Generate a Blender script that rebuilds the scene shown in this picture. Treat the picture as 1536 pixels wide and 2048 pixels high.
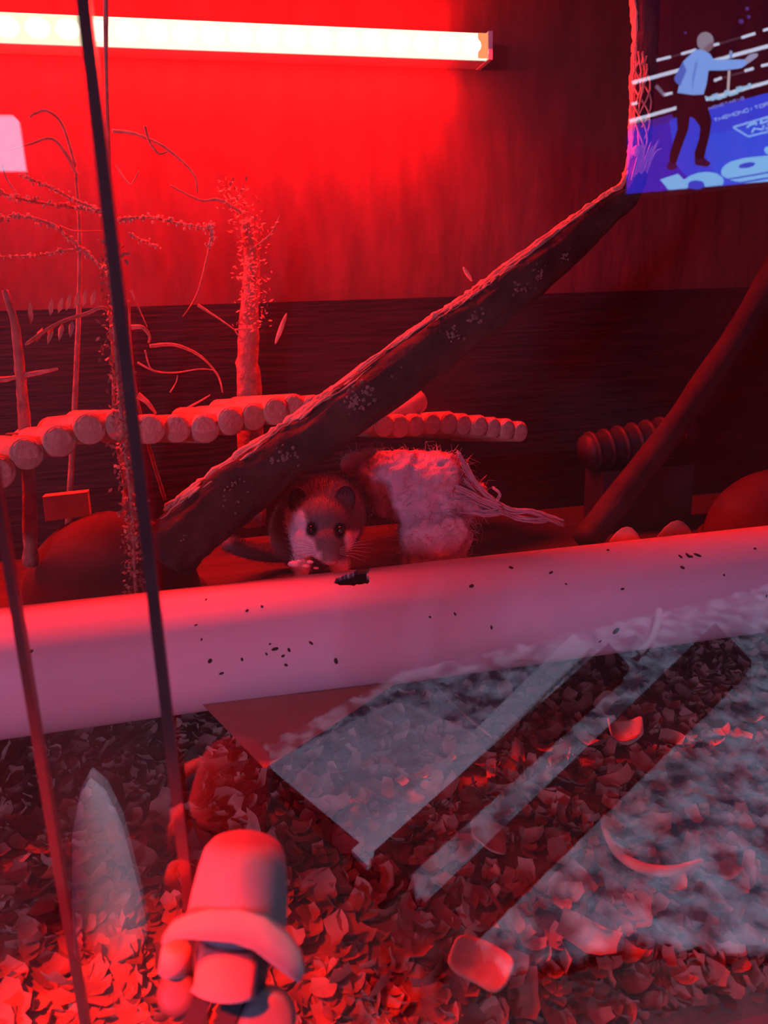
import bpy, bmesh, math, random
from mathutils import Vector, Matrix, noise
random.seed(7)
sc = bpy.context.scene
for o in list(bpy.data.objects): bpy.data.objects.remove(o, do_unlink=True)
COL = sc.collection

# ---------------------------------------------------------------- camera
FPX = 1538.0
YAW, PITCH, ROLL = math.radians(12.6), math.radians(14.7), math.radians(-2.0)
CAM = Vector((0, -0.18, 0.235))
F = Vector((math.sin(YAW)*math.cos(PITCH), math.cos(YAW)*math.cos(PITCH), -math.sin(PITCH)))
R0 = Vector((math.cos(YAW), -math.sin(YAW), 0)); U0 = R0.cross(F)
RT = R0*math.cos(ROLL)+U0*math.sin(ROLL); UP = -R0*math.sin(ROLL)+U0*math.cos(ROLL)
cd = bpy.data.cameras.new('camera'); co = bpy.data.objects.new('camera', cd); COL.objects.link(co)
cd.sensor_fit = 'HORIZONTAL'; cd.sensor_width = 36; cd.lens = FPX*36/1536
cd.clip_start = 0.005; cd.clip_end = 30
co.matrix_world = Matrix(((RT.x, UP.x, -F.x, CAM.x), (RT.y, UP.y, -F.y, CAM.y), (RT.z, UP.z, -F.z, CAM.z), (0, 0, 0, 1)))
cd.dof.use_dof = True; cd.dof.focus_distance = 0.43; cd.dof.aperture_fstop = 22
sc.camera = co
# ---------------------------------------------------------------- world, exposure
w = bpy.data.worlds.new('world'); sc.world = w; w.use_nodes = True
w.node_tree.nodes['Background'].inputs[0].default_value = (0.45, 0.5, 1, 1)
w.node_tree.nodes['Background'].inputs[1].default_value = 0.004
vs = sc.view_settings; vs.view_transform = 'Standard'; vs.look = 'None'; vs.exposure = 0.0; vs.gamma = 1.0
vs.use_curve_mapping = False
sc.cycles.transparent_max_bounces = 24
sc.cycles.max_bounces = 10
REFL = 0.13          # how much a pane mirrors the room

# ---------------------------------------------------------------- helpers
def ray(px, py): return F + RT*((px-768)/FPX) - UP*((py-1024)/FPX)
def at(px, py, y):
    d = ray(px, py); return CAM + d*((y-CAM.y)/d.y)
def atz(px, py, z):
    d = ray(px, py); return CAM + d*((z-CAM.z)/d.z)
def mir(p): return Vector((p[0], -p[1], p[2]))           # the room's side of the glass
def proj(p):
    d = Vector(p)-CAM; z = d.dot(F)
    return 768+FPX*d.dot(RT)/z, 1024-FPX*d.dot(UP)/z
def lin(c): return tuple(((v/255)/12.92 if v/255 <= .04045 else ((v/255+.055)/1.055)**2.4) for v in c)
ORG = {}
def tag(o, label, cat=None, group=None, kind=None):
    if label: o['label'] = label
    if cat: o['category'] = cat
    if group: o['group'] = group
    if kind: o['kind'] = kind
    return o
def thing(name, loc, label, cat, group=None, kind=None):
    o = bpy.data.objects.new(name, None); COL.objects.link(o); o.empty_display_size = .01
    o.location = loc; ORG[o.name] = Vector(loc)
    return tag(o, label, cat, group, kind)
def mesh(name, V, Fc, m, parent=None, smooth=True, kind=None):
    org = ORG[parent.name] if parent else Vector((0, 0, 0))
    me = bpy.data.meshes.new(name)
    me.from_pydata([tuple(Vector(v)-org) for v in V], [], Fc)
    bm = bmesh.new(); bm.from_mesh(me); bmesh.ops.recalc_face_normals(bm, faces=bm.faces); bm.to_mesh(me); bm.free()
    if smooth: me.polygons.foreach_set('use_smooth', [True]*len(me.polygons))
    for mm in (m if isinstance(m, (list, tuple)) else [m]): me.materials.append(mm)
    o = bpy.data.objects.new(name, me); COL.objects.link(o)
    if parent: o.parent = parent
    ORG[o.name] = org
    if kind: o['kind'] = kind
    return o
class MB:
    def __init__(s): s.V = []; s.F = []; s.M = []
    def add(s, V, Fc, mi=0):
        n = len(s.V); s.V += [Vector(v) for v in V]; s.F += [tuple(i+n for i in f) for f in Fc]; s.M += [mi]*len(Fc); return s
    def box(s, a, b, mi=0):
        x0, y0, z0 = a; x1, y1, z1 = b
        return s.add([(x0,y0,z0),(x1,y0,z0),(x1,y1,z0),(x0,y1,z0),(x0,y0,z1),(x1,y0,z1),(x1,y1,z1),(x0,y1,z1)],
                     [(0,3,2,1),(4,5,6,7),(0,1,5,4),(1,2,6,5),(2,3,7,6),(3,0,4,7)], mi)
    def obox(s, c, ax, ay, az, mi=0):       # oriented box, half axes
        c = Vector(c); V = [c+ax*i+ay*j+az*k for k in (-1,1) for i, j in ((-1,-1),(1,-1),(1,1),(-1,1))]
        return s.add(V, [(0,3,2,1),(4,5,6,7),(0,1,5,4),(1,2,6,5),(2,3,7,6),(3,0,4,7)], mi)
    def tube(s, P, Rr, n=8, jit=0, mi=0, cap=True, sc_=60, st=1.0):
        P = [Vector(p) for p in P]; k = len(P)
        if not isinstance(Rr, (list, tuple)): Rr = [Rr]*k
        V = []; up = None
        L = 0
        for i in range(k):
            t = (P[min(i+1, k-1)]-P[max(i-1, 0)]).normalized()
            if up is None:
                up = t.orthogonal().normalized()
            up = (up-t*up.dot(t)).normalized(); b = t.cross(up)
            if i: L += (P[i]-P[i-1]).length
            for j in range(n):
                a = 2*math.pi*j/n; r = Rr[i]
                if jit: r *= 1+jit*noise.noise(Vector((math.cos(a)*1.6, math.sin(a)*1.6, L*sc_*st))+Vector((P[0].x*91, 0, 0)))
                V.append(P[i]+(up*math.cos(a)+b*math.sin(a))*r)
        Fc = [(i*n+j, i*n+(j+1) % n, (i+1)*n+(j+1) % n, (i+1)*n+j) for i in range(k-1) for j in range(n)]
        if cap: Fc += [tuple(range(n))[::-1], tuple((k-1)*n+j for j in range(n))]
        return s.add(V, Fc, mi)
    def ell(s, c, ax, ay, az, n=12, m=8, mi=0):
        c = Vector(c); V = []
        for i in range(m+1):
            th = math.pi*i/m
            for j in range(n):
                ph = 2*math.pi*j/n
                V.append(c+ax*math.sin(th)*math.cos(ph)+ay*math.sin(th)*math.sin(ph)+az*math.cos(th))
        Fc = [(i*n+j, i*n+(j+1) % n, (i+1)*n+(j+1) % n, (i+1)*n+j) for i in range(m) for j in range(n)]
        return s.add(V, Fc, mi)
    def build(s, name, m, parent=None, smooth=True, kind=None):
        o = mesh(name, s.V, s.F, m, parent, smooth, kind)
        if any(s.M): o.data.polygons.foreach_set('material_index', s.M)
        return o
def cat(P, n=6):
    P = [Vector(p) for p in P]; out = []
    for i in range(len(P)-1):
        p0, p1, p2, p3 = P[max(i-1, 0)], P[i], P[i+1], P[min(i+2, len(P)-1)]
        for k in range(n):
            t = k/n
            out.append(.5*((2*p1)+(p2-p0)*t+(2*p0-5*p1+4*p2-p3)*t*t+(3*p1-p0-3*p2+p3)*t**3))
    return out+[P[-1]]
def lerpn(A, n):
    out = []
    for i in range(len(A)-1):
        for k in range(n): out.append(A[i]+(A[i+1]-A[i])*k/n)
    return out+[A[-1]]
def disc_bevel(P0, P1, r, n=18, bev=.0009):     # rounded-edge rod
    P0, P1 = Vector(P0), Vector(P1); t = (P1-P0).normalized()
    mb = MB(); mb.tube([P0, P0+t*bev*.35, P0+t*bev, P1-t*bev, P1-t*bev*.35, P1], [r-bev, r-bev*.3, r, r, r-bev*.3, r-bev], n)
    return mb
# ---------------------------------------------------------------- materials
def mat(name, c1, c2=None, rough=.6, scale=40, stretch=(1, 1, 1), bump=0, bscale=None, detail=6, lo=.35, hi=.65, spec=.3, sss=0, trans=0):
    m = bpy.data.materials.new(name); m.use_nodes = True
    nt = m.node_tree; N = nt.nodes; b = N['Principled BSDF']
    b.inputs['Roughness'].default_value = rough; b.inputs['Specular IOR Level'].default_value = spec
    tc = N.new('ShaderNodeTexCoord'); mp = N.new('ShaderNodeMapping'); mp.inputs['Scale'].default_value = stretch
    nt.links.new(tc.outputs['Object'], mp.inputs[0])
    nz = N.new('ShaderNodeTexNoise'); nz.inputs['Scale'].default_value = scale; nz.inputs['Detail'].default_value = detail
    nt.links.new(mp.outputs[0], nz.inputs['Vector'])
    rp = N.new('ShaderNodeValToRGB'); rp.color_ramp.elements[0].position = lo; rp.color_ramp.elements[1].position = hi
    rp.color_ramp.elements[0].color = (*c1, 1); rp.color_ramp.elements[1].color = (*(c2 or c1), 1)
    nt.links.new(nz.outputs['Fac'], rp.inputs[0]); nt.links.new(rp.outputs[0], b.inputs['Base Color'])
    if bump:
        n2 = N.new('ShaderNodeTexNoise'); n2.inputs['Scale'].default_value = bscale or scale*2; n2.inputs['Detail'].default_value = 5
        nt.links.new(mp.outputs[0], n2.inputs['Vector'])
        bp = N.new('ShaderNodeBump'); bp.inputs['Strength'].default_value = bump; bp.inputs['Distance'].default_value = .002
        nt.links.new(n2.outputs['Fac'], bp.inputs['Height']); nt.links.new(bp.outputs[0], b.inputs['Normal'])
    if sss:
        b.inputs['Subsurface Weight'].default_value = sss; b.inputs['Subsurface Radius'].default_value = (.006, .004, .003)
        b.inputs['Subsurface Scale'].default_value = 1
    if trans: b.inputs['Transmission Weight'].default_value = trans
    return m
def emit(name, c, s=1):
    m = bpy.data.materials.new(name); m.use_nodes = True; nt = m.node_tree; nt.nodes.clear()
    e = nt.nodes.new('ShaderNodeEmission'); e.inputs[0].default_value = (*c, 1); e.inputs[1].default_value = s
    o = nt.nodes.new('ShaderNodeOutputMaterial'); nt.links.new(e.outputs[0], o.inputs[0]); return m
def glass_mat(name, refl, smear):
    m = bpy.data.materials.new(name); m.use_nodes = True; nt = m.node_tree; N = nt.nodes; N.clear(); L = nt.links.new
    out = N.new('ShaderNodeOutputMaterial'); tr = N.new('ShaderNodeBsdfTransparent'); tr.inputs[0].default_value = (.96, .97, .965, 1)
    mix = N.new('ShaderNodeMixShader'); gl = N.new('ShaderNodeBsdfGlossy'); gl.inputs['Roughness'].default_value = 0.0
    if refl:
        fr = N.new('ShaderNodeFresnel'); ge = N.new('ShaderNodeNewGeometry')      # a thin pane mirrors alike from both sides
        io = N.new('ShaderNodeMath'); io.operation = 'MULTIPLY_ADD'; io.inputs[1].default_value = 1/1.5-1.5; io.inputs[2].default_value = 1.5
        L(ge.outputs['Backfacing'], io.inputs[0]); L(io.outputs[0], fr.inputs['IOR'])
        mu = N.new('ShaderNodeMath'); mu.operation = 'MULTIPLY'; mu.use_clamp = True; mu.inputs[1].default_value = refl/.041
        L(fr.outputs[0], mu.inputs[0]); L(mu.outputs[0], mix.inputs[0])
    else: mix.inputs[0].default_value = 0
    # smears and dust on the pane
    tc = N.new('ShaderNodeTexCoord'); mp = N.new('ShaderNodeMapping'); mp.inputs['Scale'].default_value = (1, 1, .45); L(tc.outputs['Object'], mp.inputs[0])
    nz = N.new('ShaderNodeTexNoise'); nz.inputs['Scale'].default_value = 26; nz.inputs['Detail'].default_value = 7; L(mp.outputs[0], nz.inputs['Vector'])
    mr = N.new('ShaderNodeMapRange'); mr.inputs[1].default_value = .3; mr.inputs[2].default_value = .8; mr.inputs[3].default_value = smear*.35; mr.inputs[4].default_value = smear*1.8
    L(nz.outputs['Fac'], mr.inputs[0])
    df = N.new('ShaderNodeBsdfDiffuse'); df.inputs[0].default_value = (.8, .8, .8, 1)
    tl = N.new('ShaderNodeBsdfTranslucent'); tl.inputs[0].default_value = (.8, .8, .8, 1)
    md = N.new('ShaderNodeMixShader'); md.inputs[0].default_value = .6; L(df.outputs[0], md.inputs[1]); L(tl.outputs[0], md.inputs[2])
    m2 = N.new('ShaderNodeMixShader'); L(mr.outputs[0], m2.inputs[0]); L(tr.outputs[0], m2.inputs[1]); L(md.outputs[0], m2.inputs[2])
    L(m2.outputs[0], mix.inputs[1]); L(gl.outputs[0], mix.inputs[2]); L(mix.outputs[0], out.inputs[0]); return m
M = {}
M['board'] = mat('dark_wood_board', (.13, .03, .022), (.19, .045, .034), .55, 22, (3, 1, .8), .25, 60)
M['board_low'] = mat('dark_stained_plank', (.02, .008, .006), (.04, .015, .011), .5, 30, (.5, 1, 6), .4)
M['base'] = mat('chip_base', (.18, .11, .07), (.32, .2, .13), .8, 60, bump=.8)
M['shelf'] = mat('shelf_wood', (.05, .028, .02), (.085, .05, .034), .6, 25, (.4, 4, 1), .3)
M['pvc'] = mat('white_plastic', (.68, .66, .66), (.8, .78, .78), .38, 9, lo=.3, hi=.7, spec=.5)
M['pvc_in'] = mat('grey_plastic_inside', (.3, .3, .32), (.4, .4, .42), .6)
M['dirt'] = mat('dark_dirt', (.03, .02, .015), (.06, .03, .02), .9)
M['track'] = mat('pale_plastic_track', (.6, .5, .5), (.68, .58, .58), .45)
M['log'] = mat('pale_peeled_wood', (.46, .33, .22), (.62, .47, .33), .75, 60, (1, 1, 1), .4, 300)
M['logend'] = mat('sawn_wood_end', (.52, .38, .27), (.66, .52, .38), .8, 220, bump=.5, bscale=500)
M['wire'] = mat('galvanised_wire', (.3, .3, .3), (.4, .4, .4), .35)
M['bark'] = mat('rough_bark', (.035, .02, .016), (.085, .05, .036), .9, 45, bump=1, bscale=120)
M['lichen'] = mat('pale_lichen', (.16, .13, .1), (.34, .28, .22), .95, 260, bump=1)
M['strip'] = mat('torn_bark_fibre', (.5, .33, .22), (.72, .52, .36), .7, 90, bump=.6)  # pale tone raised so the branch ridge looks lit
M['chip'] = mat('wood_shaving', (.32, .2, .13), (.52, .36, .25), .8, 60, bump=.3)
M['chip2'] = mat('wood_shaving_brown', (.2, .11, .075), (.34, .21, .14), .8, 60, bump=.3)
M['wool'] = mat('white_nest_wool', (.4, .36, .37), (.56, .52, .53), .95, 60, bump=.8, bscale=180)
M['card'] = mat('brown_card', (.28, .16, .12), (.34, .2, .15), .85, 20)
M['twig'] = mat('dry_twig', (.30, .18, .12), (.5, .32, .22), .8, 150, bump=.5)
M['stem'] = mat('thick_dry_stem', (.26, .15, .1), (.42, .26, .18), .85, 120, bump=.8)
M['leaf'] = mat('plastic_leaf', (.32, .2, .14), (.5, .32, .2), .4, 90)
M['metal'] = mat('grey_lock_plastic', (.06, .05, .05), (.09, .075, .075), .5, spec=.5)
M['pale'] = mat('pale_lock_plastic', (.3, .22, .21), (.35, .26, .25), .55, spec=.2, sss=.4)
M['pale'].node_tree.nodes['Principled BSDF'].inputs['Subsurface Radius'].default_value = (.016, .006, .006)
M['metal_dark'] = mat('dark_lock_plastic', (.02, .016, .016), (.03, .025, .025), .5)
M['clay'] = mat('terracotta', (.065, .024, .017), (.09, .035, .024), .8, 40, bump=.4)
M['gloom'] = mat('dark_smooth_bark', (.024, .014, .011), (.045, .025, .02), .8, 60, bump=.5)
M['hose'] = mat('ribbed_grey_plastic', (.03, .02, .02), (.045, .03, .03), .5)
M['alu'] = mat('white_lamp_housing', (.6, .6, .6), (.7, .7, .7), .4)
M['edge'] = mat('glass_edge', (.12, .03, .03), (.17, .05, .05), .4, 60, spec=.3)
M['glass'] = glass_mat('pane_front', REFL, .006)
M['glass_back'] = glass_mat('pane_back', 0, .004)
M['rug'] = mat('shaggy_rug', (.07, .085, .12), (.62, .66, .72), .95, 24, bump=1, bscale=120, lo=.38, hi=.64)
M['roomfloor'] = mat('dark_floorboards', (.03, .025, .025), (.05, .04, .04), .6, 20, (1, 8, 1))
M['roomwall'] = mat('dim_room_wall', (.05, .05, .06), (.06, .06, .07), .9, 5)
M['strap'] = mat('dark_leather', (.012, .01, .01), (.025, .02, .02), .6)
M['cloth'] = mat('pale_cloth', (.5, .47, .52), (.72, .68, .74), .95, 30, bump=.6)
M['slat'] = mat('pale_slat', (.7, .72, .75), (.8, .82, .86), .6)
M['black'] = mat('black_plastic', (.01, .01, .01), (.015, .015, .015), .4)
M['paper'] = mat('white_paper', (.78, .78, .8), (.86, .86, .88), .9)
M['eye'] = mat('black_eye', (.004, .003, .003), (.006, .004, .004), .08, spec=.7)
M['nose'] = mat('pink_nose', (.42, .2, .18), (.5, .25, .22), .4)

# ---------------------------------------------------------------- added room light
def area(name, loc, target, size, col, power, parent=None):
    l = bpy.data.lights.new(name, 'AREA'); l.size = size; l.color = col; l.energy = power
    o = bpy.data.objects.new(name, l); COL.objects.link(o)
    o.location = loc; o.rotation_euler = (Vector(target)-Vector(loc)).to_track_quat('-Z', 'Y').to_euler()
    return o
FLOOR_Z = -.45
# unseen light added above the cabinet to brighten the rug (fill lamp built below)
area('added_light_over_cabinet', (.75, .12, 1.55), (.75, -.9, FLOOR_Z), .25, (.6, .74, 1), 66)


# ---------------------------------------------------------------- vivarium shell
X0, X1, YB, ZT = -.48, .60, .405, .47
def struct(name, mb, m, label, parent=None, smooth=False):
    o = mb.build(name, m, parent, smooth); return tag(o, label, None, None, 'structure')
struct('floor', MB().box((X0, -.016, -.056), (X1, YB+.012, -.036)), M['base'], 'brown base board under the shavings')
struct('wall_back', MB().box((X0, YB, -.036), (X1, YB+.012, ZT)), M['board'], 'dark wooden back wall behind the red strip light')
struct('wall_left', MB().box((X0-.012, -.012, -.056), (X0, YB+.012, ZT)), M['board'], 'left side wall of the vivarium')
struct('wall_right', MB().box((X1, -.012, -.056), (X1+.012, YB+.012, ZT)), M['board'], 'right side wall of the vivarium')
struct('ceiling', MB().box((X0-.012, -.012, ZT), (X1+.012, YB+.012, ZT+.012)), M['board'], 'wooden roof of the vivarium')
zl = at(700, 600, YB).z
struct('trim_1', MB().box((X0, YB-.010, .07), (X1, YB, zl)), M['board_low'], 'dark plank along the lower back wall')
# glass runners
struct('trim_2', MB().box((X0, -.016, -.036), (X1, .0065, -.032)), M['track'], 'pale plastic runner below the sliding glass')
struct('trim_3', MB().box((X0, -.012, ZT-.012), (X1, .012, ZT)), M['track'], 'pale plastic runner above the sliding glass')
# two sliding panes that overlap
def pane(name, xa, xb, yf, label, edge_x, ew):
    t = thing(name, ((xa+xb)/2, yf, -.032), label, None, None, 'structure')
    z0, z1, th = -.032, ZT-.012, .004
    mesh('glass_pane', [(xa, yf, z0), (xb, yf, z0), (xb, yf, z1), (xa, yf, z1)], [(0, 1, 2, 3)], M['glass'], t, False)
    mesh('glass_pane_inner_face', [(xa, yf+th, z0), (xb, yf+th, z0), (xb, yf+th, z1), (xa, yf+th, z1)], [(0, 1, 2, 3)], M['glass_back'], t, False)
    s = ew if edge_x == xb else -ew
    MB().box((min(edge_x, edge_x-s), yf+.0001, z0), (max(edge_x, edge_x-s), yf+th-.0001, z1)).build('polished_edge', M['edge'], t, False)
xe1 = at(318, 1200, -.008).x; xe2 = at(100, 1700, .002).x
pane('door_1', X0, xe1, -.008, 'front sliding glass pane ending at the tall edge line on the left', xe1, .0026)
pane('door_2', xe2, X1, .002, 'rear sliding glass pane covering most of the view', xe2, .0020)

# ---------------------------------------------------------------- red strip light
zL0 = at(700, 110, .385); zL1 = at(700, 58, .385)
xr = at(972, 98, .385).x; xl = -.46
lt = thing('led_strip_light', ((xl+xr)/2, .395, (zL0.z+zL1.z)/2), 'glowing red and white strip light high on the back wall', 'lamp')
MB().box((xl, .386, zL0.z-.0005), (xr, YB, zL1.z+.0005)).build('housing', M['alu'], lt, False)
MB().box((xr, .380, zL0.z-.001), (xr+.003, YB, zL1.z+.001)).build('end_cap', M['alu'], lt, False)
def led_mat():
    m = bpy.data.materials.new('led_diffuser'); m.use_nodes = True; nt = m.node_tree; N = nt.nodes; N.clear(); L = nt.links.new
    e = N.new('ShaderNodeEmission'); o = N.new('ShaderNodeOutputMaterial'); L(e.outputs[0], o.inputs[0])
    e.inputs[0].default_value = (1, .84, .56, 1); e.inputs[1].default_value = 2.0; return m
MB().box((xl, .382, zL0.z), (xr, .3859, zL1.z)).build('diffuser', led_mat(), lt, False)
MB().box((xr-.007, .3815, zL0.z), (xr, .3819, zL1.z)).build('dim_end_section', emit('led_end', (1, .3, .12), 1.3), lt, False)
dots = MB(); hz = (zL1.z-zL0.z)*.40; x = xl+.012
while x < xr-.008:
    dots.ell((x, .3822, (zL0.z+zL1.z)/2), Vector((.0078, 0, 0)), Vector((0, .0012, 0)), Vector((0, 0, hz)), 14, 8); x += .0175
dots.build('light_emitting_diodes', emit('led_core', (1, .85, .68), 3.0), lt)
ld = bpy.data.lights.new('led_strip_glow', 'AREA'); ld.shape = 'RECTANGLE'; ld.size = xr-xl; ld.size_y = zL1.z-zL0.z
ld.color = (1, .006, .006); ld.energy = 10
lo = bpy.data.objects.new('led_strip_glow', ld); COL.objects.link(lo)
lo.location = ((xl+xr)/2, .379, (zL0.z+zL1.z)/2-.001); lo.rotation_euler = (-math.radians(90-38), 0, 0)
# light spilling sideways and back onto the wall from the bare tube
l2 = bpy.data.lights.new('led_strip_wall_spill', 'AREA'); l2.shape = 'RECTANGLE'; l2.size = xr-.03-xl; l2.size_y = .004
l2.color = (1, .004, .004); l2.energy = 4.4
lo2 = bpy.data.objects.new('led_strip_wall_spill', l2); COL.objects.link(lo2)
lo2.location = ((xl+xr-.03)/2, .3795, zL0.z-.003); lo2.rotation_euler = (math.radians(25), 0, 0)

l3 = bpy.data.lights.new('led_strip_wall_spill_above', 'AREA'); l3.shape = 'RECTANGLE'; l3.size = xr-.03-xl; l3.size_y = .004
l3.color = (1, .004, .004); l3.energy = 3.2
lo3 = bpy.data.objects.new('led_strip_wall_spill_above', l3); COL.objects.link(lo3)
lo3.location = ((xl+xr-.03)/2, .3795, zL1.z+.003); lo3.rotation_euler = (math.radians(155), 0, 0)

# ---------------------------------------------------------------- shelf and white rail
PY, PZ, PR = .150, .091, .0276
SH = .070
struct('trim_4', MB().box((X0, PY+PR*.9, SH-.014), (X1, YB, SH)), M['shelf'], 'wooden shelf board behind the white rail')
pr = thing('white_rail', (0, PY, PZ-PR), 'white plastic pipe rail across the middle, gnawed at its top edge', 'pipe')
holep = [(668,1166),(672,1156),(690,1150),(705,1146),(716,1137),(722,1128),(737,1128),(741,1140),(733,1149),(741,1156),(738,1166),(705,1171),(680,1170)]
def inpoly(x, y, P):
    c = False; n = len(P); j = n-1
    for i in range(n):
        if (P[i][1] > y) != (P[j][1] > y) and x < (P[j][0]-P[i][0])*(y-P[i][1])/(P[j][1]-P[i][1])+P[i][0]: c = not c
        j = i
    return c
hx0 = at(655, 1150, PY).x; hx1 = at(755, 1150, PY).x
xs = [X0, -.3, -.15, -.05, hx0-.002]+[hx0+(hx1-hx0)*i/90 for i in range(91)]+[hx1+.002, .2, .3, .4, .5, X1]
ang = []
a = 0
while a < 360:
    ang.append(a); a += .8 if 60 <= a < 150 else 4
V = []; n = len(ang)
for x in xs:
    for a in ang:
        r = math.radians(a); V.append(Vector((x, PY-math.cos(r)*PR, PZ+math.sin(r)*PR)))
Fc = []
for i in range(len(xs)-1):
    for j in range(n):
        f = (i*n+j, i*n+(j+1) % n, (i+1)*n+(j+1) % n, (i+1)*n+j)
        c = sum((V[k] for k in f), Vector())/4
        if hx0 <= c.x <= hx1 and c.z > PZ and c.y < PY+.012:
            q = proj(c)
            if inpoly(q[0]+2.5*noise.noise(c*900), q[1]+1.5*noise.noise(c*700), holep): continue
        Fc.append(f)
rail = mesh('rail_tube', V, Fc, [M['pvc'], M['pvc_in']], pr)
sm = rail.modifiers.new('wall', 'SOLIDIFY'); sm.thickness = .0022; sm.offset = -1; sm.material_offset = 1; sm.material_offset_rim = 1
specks = [(420,1322,5),(443,1347,4),(392,1250,3),(403,1279,3),(412,1199,3),(494,1221,3),(524,1213,3),(550,1298,5),(566,1312,4),(572,1330,4),(578,1300,4),(540,1288,3),(533,1308,3),(672,1322,6),(622,1286,4),(484,1319,3),(1022,1135,5),(943,1172,5),(1102,1145,5),(910,1228,3),(1365,1135,5),(1376,1111,6),(1395,1110,6),(1383,1113,4),(1361,1113,4),(1232,1262,8),(1245,1178,4),(1448,1150,3),(1510,1097,4),(1132,1168,3),(983,1255,3),(860,1234,3),(1200,1283,3),(45,1315,4),(62,1303,4),(1216,1100,5),(1533,1192,3)]
def on_rail(px, py):
    d = ray(px, py); oy, oz = CAM.y-PY, CAM.z-PZ
    A = d.y**2+d.z**2; B = 2*(oy*d.y+oz*d.z); Cc = oy*oy+oz*oz-PR*PR; D = B*B-4*A*Cc
    if D < 0: return None
    return CAM+d*((-B-math.sqrt(D))/(2*A))
for px, py, s in specks:
    c = on_rail(px, py)
    if not c: continue
    nrm = Vector((0, c.y-PY, c.z-PZ)).normalized(); ax = Vector((1, 0, 0)); ay = nrm.cross(ax); k = s*.00021
    rot = random.random()*3; a1 = ax*math.cos(rot)+ay*math.sin(rot); a2 = nrm.cross(a1)
    MB().ell(c, a1*k*random.uniform(1, 1.7), a2*k*random.uniform(.6, 1), nrm*.0003, 7, 4).build('dirt_speck', M['dirt'], pr)

# ---------------------------------------------------------------- shavings on the floor
def flake_mesh(seed, L, W, curl):
    rnd = random.Random(seed); V = []; Fc = []; nx, ny = 4, 2
    for i in range(nx+1):
        u = i/nx
        for j in range(ny+1):
            v = j/ny-.5
            wv = W*(.65+.5*math.sin(math.pi*(.12+.8*u)))*(1+rnd.uniform(-.3, .3))
            th = (u-.5)*curl
            xx = (math.sin(th)/curl if curl > .05 else (u-.5))*L
            zz = ((1-math.cos(th))/curl if curl > .05 else 0)*L
            V.append((xx+rnd.uniform(-.1, .1)*L*.5, v*wv, zz+rnd.uniform(-.06, .06)*W+abs(v)*W*.25))
    for i in range(nx):
        for j in range(ny): k = i*(ny+1)+j; Fc.append((k, k+1, k+ny+2, k+ny+1))
    return V, Fc
CUR = [random.uniform(.3, 2.2) for s in range(10)]
FL = [flake_mesh(s, random.uniform(.011, .021), random.uniform(.006, .011), CUR[s]) for s in range(10)]
def bed(x, y):                                            # height of the bedding surface
    return -.030*(1-max(0, min(1, (y-.006)/.055)))**1.5+.004+.007*noise.noise(Vector((x*14, y*14, 2.2)))+.010*max(0, (y-.06)/.2)
# the bedding itself: a lumpy base plus uncounted shavings
gx, gy = 90, 34; V = []; Fc = []
for i in range(gx+1):
    for j in range(gy+1):
        x = X0+.002+(X1-X0-.004)*i/gx; y = .008+(YB-.01)*max(0, j-1)/(gy-1)
        V.append((x, y, max(-.034, bed(x, y)+.002*noise.noise(Vector((x*120, y*120, 0)))) if j else -.0355))
Fc = [(i*(gy+1)+j, (i+1)*(gy+1)+j, (i+1)*(gy+1)+j+1, i*(gy+1)+j+1) for i in range(gx) for j in range(gy)]
bd = MB(); bd.add(V, Fc)
mi0 = len(bd.F)
for k in range(6500):
    x = random.uniform(-.16, .46); y = .016+.30*random.random()**1.3; z = bed(x, y)+random.uniform(-.001, .004)
    fv, ff = random.choice(FL); s = random.uniform(.45, .95)
    E = Matrix.Rotation(random.uniform(0, 6.3), 3, 'Z') @ Matrix.Rotation(random.gauss(0, .6), 3, 'X') @ Matrix.Rotation(random.gauss(0, .5), 3, 'Y')
    VV = []
    for v in fv:
        q = E @ (Vector(v)*s)+Vector((x, y, z))
        q.y = max(q.y, .0075); q.z = max(q.z, -.034)
        VV.append(q)
    bd.add(VV, ff, 1 if random.random() < .7 else 2)
o = bd.build('wood_shavings', [M['base'], M['chip'], M['chip2']]); tag(o, 'deep bed of wood shavings below the white rail', 'bedding', None, 'stuff')
FM = []
for (fv, ff) in FL:
    me = bpy.data.meshes.new('shaving'); me.from_pydata(fv, [], ff); me.polygons.foreach_set('use_smooth', [True]*len(me.polygons))
    FM.append(me)
for i, me in enumerate(FM): me.materials.append(M['chip'] if i % 3 else M['chip2'])
cnt = 0; tries = 0
while cnt < 280 and tries < 8000:
    tries += 1
    px = random.uniform(-20, 1556); py = random.uniform(1395 if px < 760 else 1330, 2060)
    p = atz(px, py, .012)
    if p.y < .024 or p.y > .3 or not (-.4 < p.x < .5): continue
    fm = random.choice(FM); o = bpy.data.objects.new('wood_shaving', fm); COL.objects.link(o)
    p.z = bed(p.x, p.y)+.006
    o.location = p; o.rotation_euler = (random.gauss(0, .45), random.gauss(0, .45), random.uniform(0, 6.3)); s = random.uniform(.75, 1.3); o.scale = (s, s, s)
    fi = FM.index(fm); colr = 'pale' if fi % 3 else 'brown'; cu = CUR[fi]; form = 'flat' if cu < .8 else ('gently curved' if cu < 1.5 else 'tightly curled')
    size = 'small' if s < 1.02 else 'large'
    reg = ('by the glass edge' if px < 330 else 'around the lock' if px < 640 else 'at mid bedding' if px < 1000 else 'at right')
    row = 'close under the rail' if py < 1560 else ('halfway down the bedding' if py < 1800 else 'near the bottom edge')
    tag(o, '%s %s %s wood shaving %s, %s' % (size, colr, form, reg, row), 'wood shaving', 'loose shavings on top of the bedding'); cnt += 1

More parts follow.
